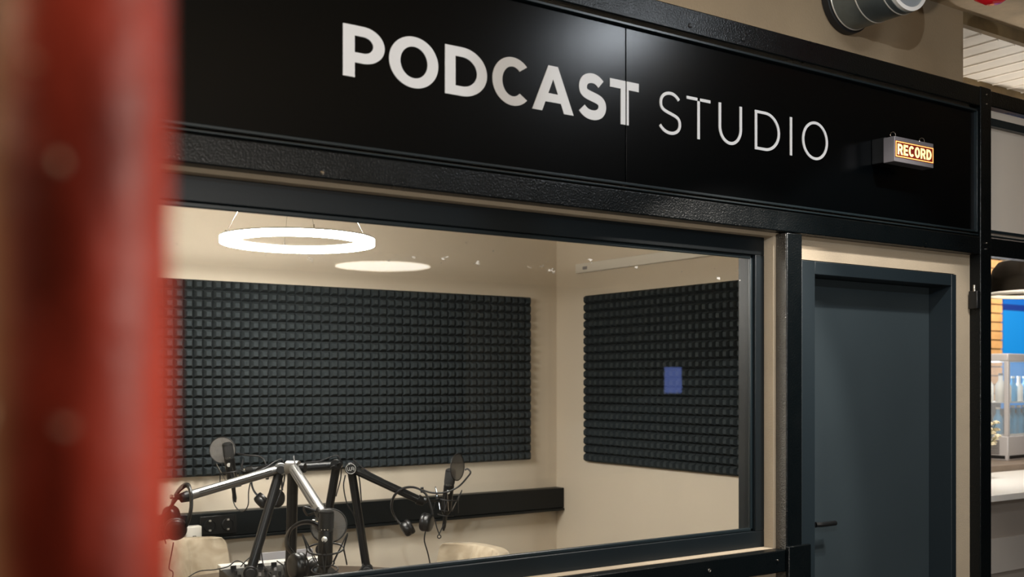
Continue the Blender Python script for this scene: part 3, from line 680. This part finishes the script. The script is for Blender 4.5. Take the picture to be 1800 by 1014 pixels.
# ================================================================== MICROPHONES, BOOM ARMS, HEADPHONES
CP, SP = math.cos(PSI), math.sin(PSI)
def Q(a, b_, d):
    """a metres-space point from bearing (a across, b_ down) at distance d in front of the camera; used to survey positions on and over the table"""
    xc = (a-900)/1890*d; return V(xc*CP+d*SP, -xc*SP+d*CP, (668-b_)/1890*d+CH)
TOCAM = V(-SP, -CP, 0)
RIGHT = V(CP, -SP, 0)
UP = V(0, 0, 1)
def boom(foot, joint, tip, tm, label, axis, knob_side=1, logo=False, wing=False, up_tm=None, r=.021):
    up_tm = up_tm or tm
    t_ = thing('boom_arm', label, 'boom arm', V(foot.x, foot.y, TZ+CH), 'microphone boom arms on the table')
    axis = Vector(axis).normalized(); base = V(foot.x, foot.y, TZ+CH)
    mb = MB().lathe(base, UP, [(.045, 0), (.045, .012), (.02, .016), (.018, max(.02, foot.z-base.z-.02))], 28)
    mb.build('base', blk, t_)
    MB().cyl(foot-axis*.022, foot+axis*.022, .030, n=28).build('base_pivot', blk, t_, bevel=.003)
    MB().cyl(foot+axis*.020, foot+axis*.036, .022, .020, 20).build('base_knob', blkm, t_, bevel=.002)
    d = (joint-foot).normalized()
    la_ = MB().cyl(foot+d*.02, joint-d*.016, r, n=24).build('lower_arm', tm, t_, sharp=30)
    sd = d.cross(axis).normalized(); fr2 = axis if axis.dot(TOCAM) > 0 else -axis
    d2 = (tip-joint).normalized()
    ua_ = MB().cyl(joint+d2*.012, tip, r*.95, n=24).build('upper_arm', up_tm, t_, sharp=30)
    for dd, A, B, pa in ((d, foot, joint, la_), (d2, joint, tip, ua_)):
        n_ = (TOCAM-dd*TOCAM.dot(dd)).normalized(); s_ = dd.cross(n_)
        for k in (-1, 1):
            a_, b__ = A.lerp(B, .12), A.lerp(B, .88); off = n_*r*.93+s_*k*.005
            MB().obox((a_+b__)/2+off, (b__-a_)/2, s_*.0012, n_*.0018).build('slot', blkm, pa)
    j = MB().cyl(joint-axis*.026, joint+axis*.026, .028, n=36).build('elbow_joint', up_tm if not logo else blk, t_, bevel=.003)
    if logo:
        f0 = joint+axis*.0265
        MB().cyl(f0, f0+axis*.002, .024, n=36).build('logo_disc', blk, j)
        MB().torus(f0+axis*.002, axis, .0225, .0011, 40, 6).build('logo_ring', badge, j)
        # W and A drawn together as one monogram
        u = -axis.cross(UP).normalized(); u = u if u.dot(RIGHT) > 0 else -u
        w_ = UP; c = f0+axis*.0025
        pt = lambda x, y: c+u*x*.0085+w_*y*.0085
        for pts in (((-1.8, .9), (-1.8, -.2), (-1.45, -.95), (-1.0, -.95), (-.7, -.2), (-.7, .8)), ((-.7, .8), (-.7, -.2), (-.35, -.95), (.1, -.95), (.4, -.2), (.4, .9)),
                    ((.4, .9), (1.1, .9), (1.7, .5), (1.7, -.95)), ((.4, -.1), (1.7, -.1))):
            MB().tube([pt(*q) for q in pts], .0011, 6, smooth=False).build('logo_letter', badge, j)
    elif wing:
        f0 = joint+axis*.026
        MB().cyl(f0, f0+axis*.014, .012, n=20).build('wing_nut', up_tm, t_)
        for a_ in (.5, .5+PI):
            u, v, _ = frame(axis); q = u*math.cos(a_)+v*math.sin(a_)
            MB().obox(f0+axis*.014+q*.017, q*.012, axis*.008, axis.cross(q)*.0035).build('wing', up_tm, t_, bevel=.003)
    else:
        f0 = joint+axis*.026*knob_side
        MB().cyl(f0, f0+axis*.006*knob_side, .014, n=20).build('spindle', chrome, t_)
        MB().cyl(f0+axis*.006*knob_side, f0+axis*.026*knob_side, .019, n=10).build('tension_knob', blkm, t_, bevel=.002)
    # tip mount
    MB().cyl(tip-d2*.012, tip+d2*.022, .024, .019, 24).build('tip_mount', blk, t_, bevel=.002)
    # cable looping over the elbow
    c_pts = [joint-d*.16+sd*.024+TOCAM*.004, joint-d*.05+sd*.030, joint+UP*.036+sd*.012, joint+UP*.040+d2*.02, joint+d2*.08+UP*.022, joint+d2*.16+UP*.018]
    MB().tube(c_pts, .0032, 8).build('cable', rubber, t_)
    return t_
def mic(bot, top, label, face=None, ba=True, mount_ang=0.0, rr=.046, mount_to=None, tilt=0.0, detail=True):
    """large-diaphragm microphone from its connector end to its head, in a sprung cradle"""
    bot, top = Vector(bot), Vector(top); ax = (top-bot).normalized(); Lm = (top-bot).length; R = .0245
    t_ = thing('condenser_microphone', label, 'microphone', bot, 'studio microphones on boom arms')
    MB().lathe(bot, ax, [(.012, 0), (.0165, .006), (R, .022), (R, Lm*.60), (R*1.03, Lm*.605), (R*1.03, Lm*.63), (R*.98, Lm*.635)], 36).build('body', blk, t_)
    MB().lathe(bot, ax, [(R*.96, Lm*.63), (R*.97, Lm*.64), (R*.99, Lm*.94), (R*.90, Lm*.975), (R*.5, Lm)], 36).build('grille', mesh_g, t_)
    MB().lathe(bot, ax, [(R*1.02, Lm*.925), (R*1.035, Lm*.93), (R*1.035, Lm*.955), (R*.99, Lm*.96)], 36).build('head_band', blkm, t_)
    fc = Vector(face) if face is not None else TOCAM; fc = (fc-ax*fc.dot(ax)).normalized(); sdv = ax.cross(fc)
    MB().lathe(bot+ax*Lm*.50+fc*(R-.001), fc, [(.0095, 0), (.0095, .0022), (.007, .003)], 24).build('badge', badge, t_)
    for k in (-1, 1):
        MB().obox(bot+ax*Lm*.80+sdv*k*R*.97, ax*Lm*.12, fc*.004, sdv*.0015).build('head_stay', blkm, t_)
    # three tiny switches
    for k in (-1, 0, 1): MB().sphere(bot+ax*Lm*.655+fc*R*.95+sdv*k*.011*.9, .0022, 8).build('switch', chrome, t_)
    # connector + plug
    MB().lathe(bot, -ax, [(.0105, -.004), (.0105, .012), (.0095, .014), (.0095, .055), (.0055, .07), (.0042, .075)], 20).build('plug', blk, t_)
    # cradle
    c0 = bot+ax*Lm*.34; ax0 = ax; ax = (ax+TOCAM*tilt).normalized(); u, v, _ = frame(ax)
    def circ(c, r_, a_): return c+(u*math.cos(a_)+v*math.sin(a_))*r_
    ring1 = MB().torus(c0, ax, rr, .0032, 48, 8).build('cradle_ring', blkm, t_)
    MB().torus(bot+ax0*Lm*.10, ax, R+.006, .0022, 36, 8).build('cradle_ring', blkm, t_)
    MB().torus(bot+ax0*Lm*.02-ax*.004, ax, rr*.72, .0022, 36, 8).build('cradle_ring', blkm, t_)
    for k in range(4):
        a_ = mount_ang+k*PI/2+PI/4
        hi, lo = circ(c0+ax*.052, rr*1.22, a_), circ(c0-ax*.058, rr*1.16, a_)
        # wire horns standing off the ring
        MB().tube([circ(c0, rr, a_-.12), hi-ax*.006, hi, circ(c0, rr, a_+.12)], .0022, 6, smooth=False).build('cradle_horn', blkm, t_)
        MB().tube([circ(c0, rr, a_-.12), lo+ax*.006, lo, circ(c0, rr, a_+.12)], .0022, 6, smooth=False).build('cradle_horn', blkm, t_)
        for s_ in (-1, 1):
            MB().tube([hi, circ(bot+ax0*Lm*.10, R+.006, a_+s_*.55)], .0018, 6, smooth=False).build('elastic_band', chrome if s_ > 0 and not detail else rubber, t_)
    if mount_to is not None:
        m = Vector(mount_to); n_ = (m-c0).normalized(); q = c0+n_*rr
        MB().tube([q, q.lerp(m, .5)-UP*.006, m], .0065, 10).build('cradle_arm', blk, t_)
        MB().cyl(m-RIGHT*.012, m+RIGHT*.012, .013, n=20).build('swivel', blk, t_, bevel=.002)
        MB().lathe(m-RIGHT*.012, -RIGHT, [(.006, 0), (.006, .01), (.009, .012), (.009, .02)], 14).build('thumb_screw', chrome, t_)
    return t_
def pop(c, nrm, neck, label, r=.062):
    t_ = thing('pop_filter', label, 'pop filter', c, 'round pop filters by the microphones'); nrm = Vector(nrm).normalized()
    MB().lathe(Vector(c)-nrm*.0012, nrm, [(r, 0), (r, .0024)], 48).build('gauze_disc', gauze, t_)
    MB().torus(c, nrm, r, .0027, 56, 8).build('rim', blkm, t_)
    MB().tube(neck, .0042, 10).build('gooseneck', rubber, t_)
    MB().obox(neck[0], RIGHT*.007, UP*.013, TOCAM*.007).build('clip', blk, t_, bevel=.002)
    MB().lathe(neck[0]+TOCAM*.006, TOCAM, [(.004, 0), (.004, .006), (.006, .007), (.006, .012)], 12).build('clip_screw', chrome, t_)
    return t_
def cup(t_, c, ax, r=.041, th=.036):
    """ear cup: shell outward along ax, soft pad behind"""
    ax = Vector(ax).normalized(); c = Vector(c)
    s_ = MB().lathe(c, ax, [(r*.97, -.004), (r, .0), (r, th*.35), (r*.90, th*.62), (r*.62, th*.74), (.004, th*.76)], 36).build('ear_cup', blk, t_, sharp=50)
    MB().lathe(c, -ax, [(r*.94, .002), (r*1.02, .007), (r*1.03, .016), (r*.93, .023), (r*.62, .022), (r*.55, .012), (r*.5, .006), (.002, .006)], 36, cap=False).build('ear_pad', leather, s_, sharp=60)
    MB().torus(c+ax*th*.45, ax, r*.72, .0012, 32, 6).build('trim_ring', blkm, s_)
def band(t_, pts, w=.013, th=.0045, wdir=None, m=None):
    p = spline(pts, 10); wd = Vector(wdir).normalized() if wdir is not None else None; rs_ = []
    for i, q in enumerate(p):
        d = (p[min(i+1, len(p)-1)]-p[max(i-1, 0)]).normalized(); s_ = (wd-d*wd.dot(d)).normalized(); n_ = d.cross(s_)
        rs_.append([q+s_*w*a_+n_*th*b__ for a_, b__ in ((-1, -.5), (-.7, -1), (.7, -1), (1, -.5), (1, .5), (.7, 1), (-.7, 1), (-1, .5))])
    return MB().rings(rs_).build('headband', m or leather, t_, sharp=50)
def cable(pts, label, r=.0028, cat='cable', group='thin black cables'):
    return tag(MB().tube(pts, r, 8).build('audio_cable', rubber, None), label, cat, None)

# --- boom arm A: silver, far left, reaches behind the red pipe
fA, jA, tA = Q(440, 1006, 4.55), Q(493, 824, 4.72), Q(326, 873, 4.42)
boom(fA, jA, tA, dsilver, 'boom arm with bright silver upper tube, reaching left behind the red pipe', (TOCAM+RIGHT*.25), 1, up_tm=silver)
# --- boom arm B: silver, nearest the window
fB, jB, tB = Q(510, 1038, 4.22), Q(515, 822, 4.18), Q(566, 902, 3.70)
boom(fB, jB, tB, btube, 'boom arm with upright dark post and silver tube sloping to the nearest microphone', RIGHT*1+TOCAM*.25, 1, up_tm=silver, r=.0215)
# --- boom arm C: black with round logo
fC, jC, tC = Q(645, 1002, 4.98), Q(617, 823, 4.92), Q(738, 879, 4.98)
boom(fC, jC, tC, btube, 'black boom arm with round white-lettered elbow badge, reaching right', (TOCAM+RIGHT*.12), 1, logo=True, r=.0195)
# --- boom arm D: black, behind the others, reaches back left
fD, jD, tD = Q(566, 965, 5.35), Q(592, 816, 5.28), Q(440, 826, 5.22)
boom(fD, jD, tD, btube, 'black boom arm with wing nut elbow, running level to the left behind the rest', TOCAM, 1, wing=True, r=.021)

# --- microphones
mB = mic(Q(571, 1001, 3.56), Q(574, 894, 3.58), 'nearest black microphone with round silver badge, lower centre of the window', mount_ang=.3, rr=.060, tilt=.28, mount_to=tB+V(0, 0, -.03))
mC = mic(Q(783, 905, 5.10), Q(793, 823, 5.10), 'black microphone right of the hanging headphones, in front of the trunking', mount_ang=.1, rr=.052, mount_to=tC+RIGHT*.02, detail=False)
mD = mic(Q(410, 856, 5.20), Q(399, 777, 5.20), 'black microphone standing against the foam above the silver boom tube', mount_ang=.5, rr=.052, mount_to=tD+V(0, 0, .0), detail=False)
mA = mic(Q(262, 968, 4.30), Q(250, 872, 4.32), 'black microphone hidden behind the red pipe', mount_ang=.2, rr=.06, mount_to=tA-RIGHT*.03, detail=False)
# --- pop filters
pop(Q(578, 924, 3.74), TOCAM+UP*.5, [tB+V(0, 0, .0), tB+V(0, 0, .02)-RIGHT*.06, Q(540, 905, 3.8), Q(552, 902, 3.78), Q(562, 905, 3.76)], 'round pop filter just behind the nearest microphone', r=.062)
pop(Q(804, 821, 5.10), RIGHT*1.0+TOCAM*.52, [Q(742, 861, 5.0), Q(760, 866, 5.0), Q(784, 865, 5.0), Q(806, 855, 5.0), Q(822, 838, 5.05), Q(827, 830, 5.08), Q(822, 824, 5.1), Q(817, 826, 5.1)], 'narrow pop filter on a curved gooseneck beside the right microphone', r=.063)
pop(Q(391, 791, 5.28), TOCAM, [Q(470, 838, 5.2), Q(466, 812, 5.2), Q(455, 802, 5.22), Q(436, 800, 5.22), Q(418, 797, 5.25)], 'round pop filter against the foam behind the left microphone', r=.064)

# --- headphones hanging on the arms
hC = thing('headphones', 'black headphones hanging under the arm left of the right microphone', 'headphones', Q(724, 880, 4.94), 'black headphones on the boom arms')
band(hC, [Q(707, 924, 4.96), Q(694, 908, 4.96), Q(688, 890, 4.95), Q(694, 870, 4.94), Q(710, 858, 4.93), Q(730, 857, 4.92), Q(748, 868, 4.92), Q(757, 888, 4.92), Q(760, 904, 4.92)], .012, .0045, TOCAM+RIGHT*.3)
cup(hC, Q(716, 928, 4.96), -RIGHT*.75+TOCAM*.25-UP*.45, .036, .034)
cup(hC, Q(750, 918, 4.92), RIGHT*.9+TOCAM*.25-UP*.1, .042, .036)
MB().tube([Q(748, 933, 4.92), Q(746, 950, 4.92), Q(752, 972, 4.93), Q(757, 998, 4.95), Q(756, 1012, 4.9)], .0032, 8).build('cord', rubber, hC)
hD = thing('headphones', 'black headphones hanging behind the dark leaning boom tube', 'headphones', Q(460, 830, 5.15), 'black headphones on the boom arms')
band(hD, [Q(456, 874, 5.16), Q(446, 862, 5.16), Q(442, 846, 5.16), Q(446, 830, 5.16), Q(462, 820, 5.15), Q(482, 822, 5.15), Q(494, 840, 5.15), Q(496, 862, 5.15)], .012, .0045, TOCAM+RIGHT*.3)
cup(hD, Q(460, 880, 5.16), -RIGHT*.6+TOCAM*.3-UP*.6, .036, .034)
cup(hD, Q(486, 876, 5.15), RIGHT*.8+TOCAM*.5, .044, .030)
hA = thing('headphones', 'black headphones draped over the silver arm beside the red pipe', 'headphones', Q(330, 870, 4.4), 'black headphones on the boom arms')
band(hA, [Q(322, 932, 4.32), Q(331, 915, 4.30), Q(336, 890, 4.30), Q(335, 865, 4.32), Q(329, 854, 4.36), Q(318, 858, 4.42), Q(306, 876, 4.46), Q(300, 900, 4.46)], .016, .0055, TOCAM+RIGHT*.5)
cup(hA, Q(309, 930, 4.30), TOCAM*.8+RIGHT*.4-UP*.2, .043, .034)
cup(hA, Q(300, 908, 4.42), -RIGHT*.6+TOCAM*.6, .043, .034)
hB = thing('headphones', 'black headphones hanging left of the nearest microphone, big round cup', 'headphones', Q(535, 915, 3.66), 'black headphones on the boom arms')
band(hB, [Q(516, 975, 3.70), Q(505, 960, 3.70), Q(506, 940, 3.70), Q(516, 926, 3.68), Q(535, 918, 3.66), Q(556, 922, 3.66), Q(570, 945, 3.72), Q(572, 985, 3.76)], .013, .005, TOCAM+RIGHT*.6+UP*.5)
cup(hB, Q(523, 995, 3.66), -RIGHT*.75+TOCAM*.55, .045, .034)
cup(hB, Q(556, 1004, 3.74), RIGHT*.8+TOCAM*.2, .045, .034)

# --- loose cables
cable([Q(409, 860, 5.20), Q(410, 880, 5.2), Q(416, 893, 5.19), Q(427, 899, 5.18), Q(436, 888, 5.17), Q(437, 865, 5.17), Q(440, 848, 5.17)], 'black microphone cable drooping in a loop below the left microphone')
cable([Q(305, 953, 4.6), Q(301, 975, 4.6), Q(297, 998, 4.6), Q(304, 1006, 4.6), Q(302, 1022, 4.6)], 'thin black cable down the left chair beside the red pipe', .0025)
cable([Q(328, 1016, 4.7), Q(350, 1004, 4.75), Q(378, 1001, 4.8), Q(400, 996, 4.8), Q(415, 986, 4.82), Q(428, 990, 4.85), Q(436, 1000, 4.8)], 'black cable arching over the mixer to the left boom base', .0025)
cable([Q(423, 996, 4.78), Q(430, 988, 4.78), Q(445, 974, 4.80), Q(458, 960, 4.76)], 'black cable running up from the mixer to the leaning tube', .0025)
cable([Q(457, 985, 4.70), Q(458, 960, 4.70), Q(463, 992, 4.68), Q(476, 1012, 4.6)], 'black cable hanging along the leaning tube to the table', .0028)
cable([Q(607, 835, 4.85), Q(604, 855, 4.85), Q(610, 885, 4.86), Q(622, 905, 4.88), Q(628, 930, 4.9)], 'black cable bowing from the badge elbow down its post', .003)
cable([Q(600, 1018, 4.6), Q(620, 1012, 4.75), Q(634, 1000, 4.9), Q(638, 990, 4.93)], 'black cable lying on the table toward the right boom base', .0028)
cable([Q(487, 986, 4.6), Q(500, 996, 4.5), Q(508, 1014, 4.4), Q(512, 1030, 4.3)], 'pale edged black cable curling over the mixer sockets', .0028)
hk = thing('strap_hook', 'thin black strap ending in a small ring under the right microphone', 'strap', Q(772, 915, 5.0))
MB().tube([Q(764, 912, 5.0), Q(768, 928, 5.0), Q(772, 939, 5.0), Q(776, 930, 5.03), Q(780, 922, 5.05)], .0028, 8, smooth=False).build('strap', rubber, hk)
MB().torus(Q(772, 943, 5.0), TOCAM, .008, .0025, 20, 6).build('ring', rubber, hk)

# --- mixer on the table
mxr = thing('audio_mixer', 'black audio mixer with white rear edge and sockets on the table', 'audio mixer', V(1.90, 4.60, TZ+CH), rz=0)
mxr.rotation_euler = (0, 0, -.10)
MB().add([(-.24, -.17, .0), (.24, -.17, .0), (.24, .15, .0), (-.24, .15, .0), (-.24, -.17, .030), (.24, -.17, .030), (.24, .15, .062), (-.24, .15, .062)],
         [(0,3,2,1),(4,5,6,7),(0,1,5,4),(1,2,6,5),(2,3,7,6),(3,0,4,7)]).build('case', blk, mxr, local=True, bevel=.004)
MB().box((-.245, .10, .054), (.245, .158, .074)).build('rear_rail', white_p, mxr, local=True, bevel=.003)
for i in range(7): MB().box((-.20+i*.062, .095, .056), (-.175+i*.062, .1005, .072)).build('socket', blk, mxr, local=True)
for i in range(8):
    for j in range(3):
        z = .034+.1*(.05+j*.065+.0); MB().lathe((-.20+i*.045, -.12+j*.065, .036+j*.0065), (0, 0, 1), [(.007, 0), (.006, .014)], 10).build('knob', greyp if (i+j) % 3 == 0 else blkm, mxr, local=True)
lap = thing('flat_monitor', 'thin grey screen edge lying behind the mixer', 'screen', V(2.03, 4.84, TZ+CH))
MB().box((-.02-.12, -.05, 0), (.14, .05, .02)).build('base', blk, lap, local=True, bevel=.003)
MB().obox((0, .03, .055), (.15, 0, 0), (0, .006, .035), (0, .004, 0)).build('screen', greyp, lap, local=True, bevel=.002)

# ================================================================== SECOND BAY: the bar
ct = thing('bar_counter', 'bar counter with bright white top beyond the right black post', 'counter', P(6.8, 3.6, -1.66))
rbox((4.9, 3.185, -.635), (9.3, 3.98, -.60)).build('worktop', topw, ct, bevel=.003)
rbox((4.95, 3.24, -1.66), (9.3, 3.95, -.636)).build('front', frontg, ct)
rbox((4.95, 3.225, -1.02), (9.3, 3.242, -.84)).build('front_strip', frontl, ct)
rbox((4.9, 3.985, -.66), (9.3, 4.9, -.56)).build('rear_ledge', ledge, ct, bevel=.003)
rbox((4.95, 4.0, -1.66), (9.3, 4.85, -.661)).build('rear_cabinet', frontg, ct)
# fridge: a corner of it points at the camera
A_ = Q(1772, 806, 7.45); rz = -PSI+math.radians(40)
fg = thing('display_fridge', 'small glass-door display fridge with drinks standing on the bar ledge', 'fridge', V(A_.x, A_.y, -.56+CH), rz=rz)
fw_, fd_, fh_ = .46, .44, .745   # near corner at the local origin; faces along +X and +Y
MB().box((0, 0, 0), (fw_, fd_, .17)).box((0, 0, fh_-.055), (fw_, fd_, fh_)).box((0, fd_-.02, .17), (fw_, fd_, fh_-.055)).build('case', fridgew, fg, local=True, bevel=.006)
for (x, y) in ((0, 0), (fw_-.03, 0), (0, fd_-.03)):
    MB().box((x, y, .17), (x+.03, y+.03, fh_-.055)).build('pillar', fridgew, fg, local=True, bevel=.003)
MB().box((.02, .02, .172), (fw_-.02, fd_-.02, .18)).box((.02, .02, .40), (fw_-.02, fd_-.02, .408)).build('shelf', white_p, fg, local=True)
gm = mat('fridge_glass', (.8, .85, .9), .05); gm.node_tree.nodes['Principled BSDF'].inputs['Alpha'].default_value = .18
MB().box((.03, .004, .17), (fw_-.03, .008, fh_-.055)).build('glass_door', gm, fg, local=True)
MB().box((.004, .03, .17), (.008, fd_-.03, fh_-.055)).build('glass_side', gm, fg, local=True)
for k in range(9): MB().box((-.002, .06+.0, .045+k*.011), (.0015, .34, .049+k*.011)).build('vent_slit', blkm, fg, local=True)
MB().box((.02, -.002, .012), (fw_-.02, .002, .035)).box((-.002, .02, .012), (.002, fd_-.02, .035)).build('kick_slot', blkm, fg, local=True)
fgm = Matrix.Rotation(rz, 4, 'Z')
def fl(x, y, z): return V(A_.x, A_.y, -.56+CH)+(fgm @ V(x, y, z))
bl = light('POINT', fl(.22, .22, .66), 5, (.75, .88, 1.0), .05, name='fridge_light')
def bottle(p, r, hh, m, cap_, label):
    t_ = thing('drink_bottle', label, 'bottle', p, 'bottles inside the display fridge')
    MB().lathe(p, UP, [(r*.9, 0), (r, .006), (r, hh*.58), (r*.42, hh*.75), (r*.38, hh*.92)], 20).build('glass_body', m, t_)
    MB().lathe(p, UP, [(r*.46, hh*.92), (r*.46, hh)], 16).build('cap', cap_, t_)
k = 0
for y in (.08, .17, .26, .35):
    bottle(fl(.06, y, .4085), .036, .20, bottlew, blackcap, 'cream bottle on the upper fridge shelf, side glass, %s' % ['nearest the corner', 'second from the corner', 'third from the corner', 'furthest from the corner'][k]); k += 1
k = 0
for x in (.13, .22, .31, .40):
    bottle(fl(x, .07, .1805), .034, .20, bottleb, white_p, 'blue bottle on the lower fridge shelf, %s' % ['nearest the corner', 'second from the corner', 'third from the corner', 'furthest from the corner'][k])
    bottle(fl(x, .07, .4085), .030, .18, bottleb if k % 2 else bottlew, white_p, '%s bottle on the upper fridge shelf behind the door, %s' % ('blue' if k % 2 else 'pale', ['nearest the corner', 'second from the corner', 'third from the corner', 'furthest from the corner'][k])); k += 1
k = 0
for y in (.10, .20, .30):
    bottle(fl(.06, y, .1805), .034, .19, bottleb if k != 1 else mat('bottle_green', (.04, .12, .08), .3), white_p, 'dark bottle on the lower fridge shelf, side glass, %s' % ['nearest the corner', 'second from the corner', 'third from the corner'][k]); k += 1
# flowers on the ledge
fp = Q(1728, 806, 6.6)
fp = V(fp.x, fp.y, -.599+CH)
fv = thing('flower_vase', 'cream flowers in a vase beside the fridge, half behind the post', 'flowers', fp)
MB().lathe(fp, UP, [(.03, 0), (.045, .05), (.03, .12), (.022, .17), (.026, .18)], 24).build('vase', white_p, fv)
random.seed(3)
for i in range(16):
    a_ = random.uniform(0, 2*PI); r_ = random.uniform(.005, .05); c = fp+RIGHT*.055+V(r_*math.cos(a_), r_*math.sin(a_), .20+random.uniform(0, .15))
    MB().tube([fp+UP*.15, (fp+UP*.17).lerp(c, .5), c], .002, 5).build('stem', leafg, fv)
    fb = MB()
    for q in range(7):
        b2 = 2*PI*q/7; fb.sphere(c+V(.012*math.cos(b2), .012*math.sin(b2), .004*math.sin(3*b2)), .010, 8, (1, 1, .6))
    fb.sphere(c+UP*.004, .009, 8); fb.build('blossom', petal, fv)
# slats and screen on the wall behind the bar
W0 = 6.4
sl = thing('slat_panel', 'oak slat panel on the bar wall between the black post and the blue screen', 'panel', P(10.3, W0, 0))
def wy(px, Y):
    t_ = math.tan(math.atan((px-900)/1890)+PSI); return Y*t_, (Y*t_*SP+Y*CP)/1890
xa, ka = wy(1738, W0); xb, kb = wy(1762, W0); xc_, kc = wy(1764, W0)
rbox((xa-.5, W0+.0201, -.9), (xb, W0+.05, 1.3)).build('backing', slatd, sl)
pitch = 15.6*kb; ztop = (668-521)*kb
for i in range(-4, 12):
    z1 = ztop-i*pitch; rbox((xa-.5, W0, z1-pitch*.86), (xb, W0+.02, z1)).build('slat', slat, sl)
sb = thing('wall_screen', 'large bright blue screen glowing on the bar wall', 'screen', P(xc_+.6, W0, .5))
rbox((xc_, W0, -.30), (13.5, W0+.03, (668-545)*kc)).build('display', screenb, sb)
rbox((xc_, W0, (668-545)*kc), (13.5, W0+.03, (668-534)*kc)).build('display_band', screend, sb)
rbox((xc_, W0, (668-534)*kc), (13.5, W0+.03, 1.2)).build('display', mat('screen_mid_lit', (.01, .06, .2), .3, emis=(.0, .11, .46), es=1.0), sb)
rbox((4.26, W0+.051, -1.66), (13.99, W0+.12, 1.43)).build('wall_bar_rear', hallw)['kind'] = 'structure'
# dome pendant over the counter
dp = Q(1818, 517, 6.0)
dm = thing('dome_pendant', 'dark dome pendant lamp with white rim over the bar', 'lamp', dp)
prof = [(.235, 0), (.234, .03), (.230, .08), (.215, .14), (.185, .18), (.12, .20), (.04, .205), (.03, .24), (.008, .25)]
MB().lathe(dp, UP, prof, 48, cap=False).build('shade', bronze, dm)
MB().torus(dp, UP, .235, .011, 56, 8).build('rim', rimw, dm)
MB().sphere(dp+UP*.06, .04, 16).build('bulb', spote, dm)
MB().cyl(dp+UP*.24, V(dp.x, dp.y, 1.437+CH), .004, n=8).build('cord', blk, dm)
# pipe under the rear ceiling
tag(MB().cyl(P(5.0, 3.18, 1.335), P(7.6, 2.86, 1.50), .018, n=12).build('ceiling_conduit', galvr), 'pale conduit slanting across the ceiling behind the frame', 'conduit')
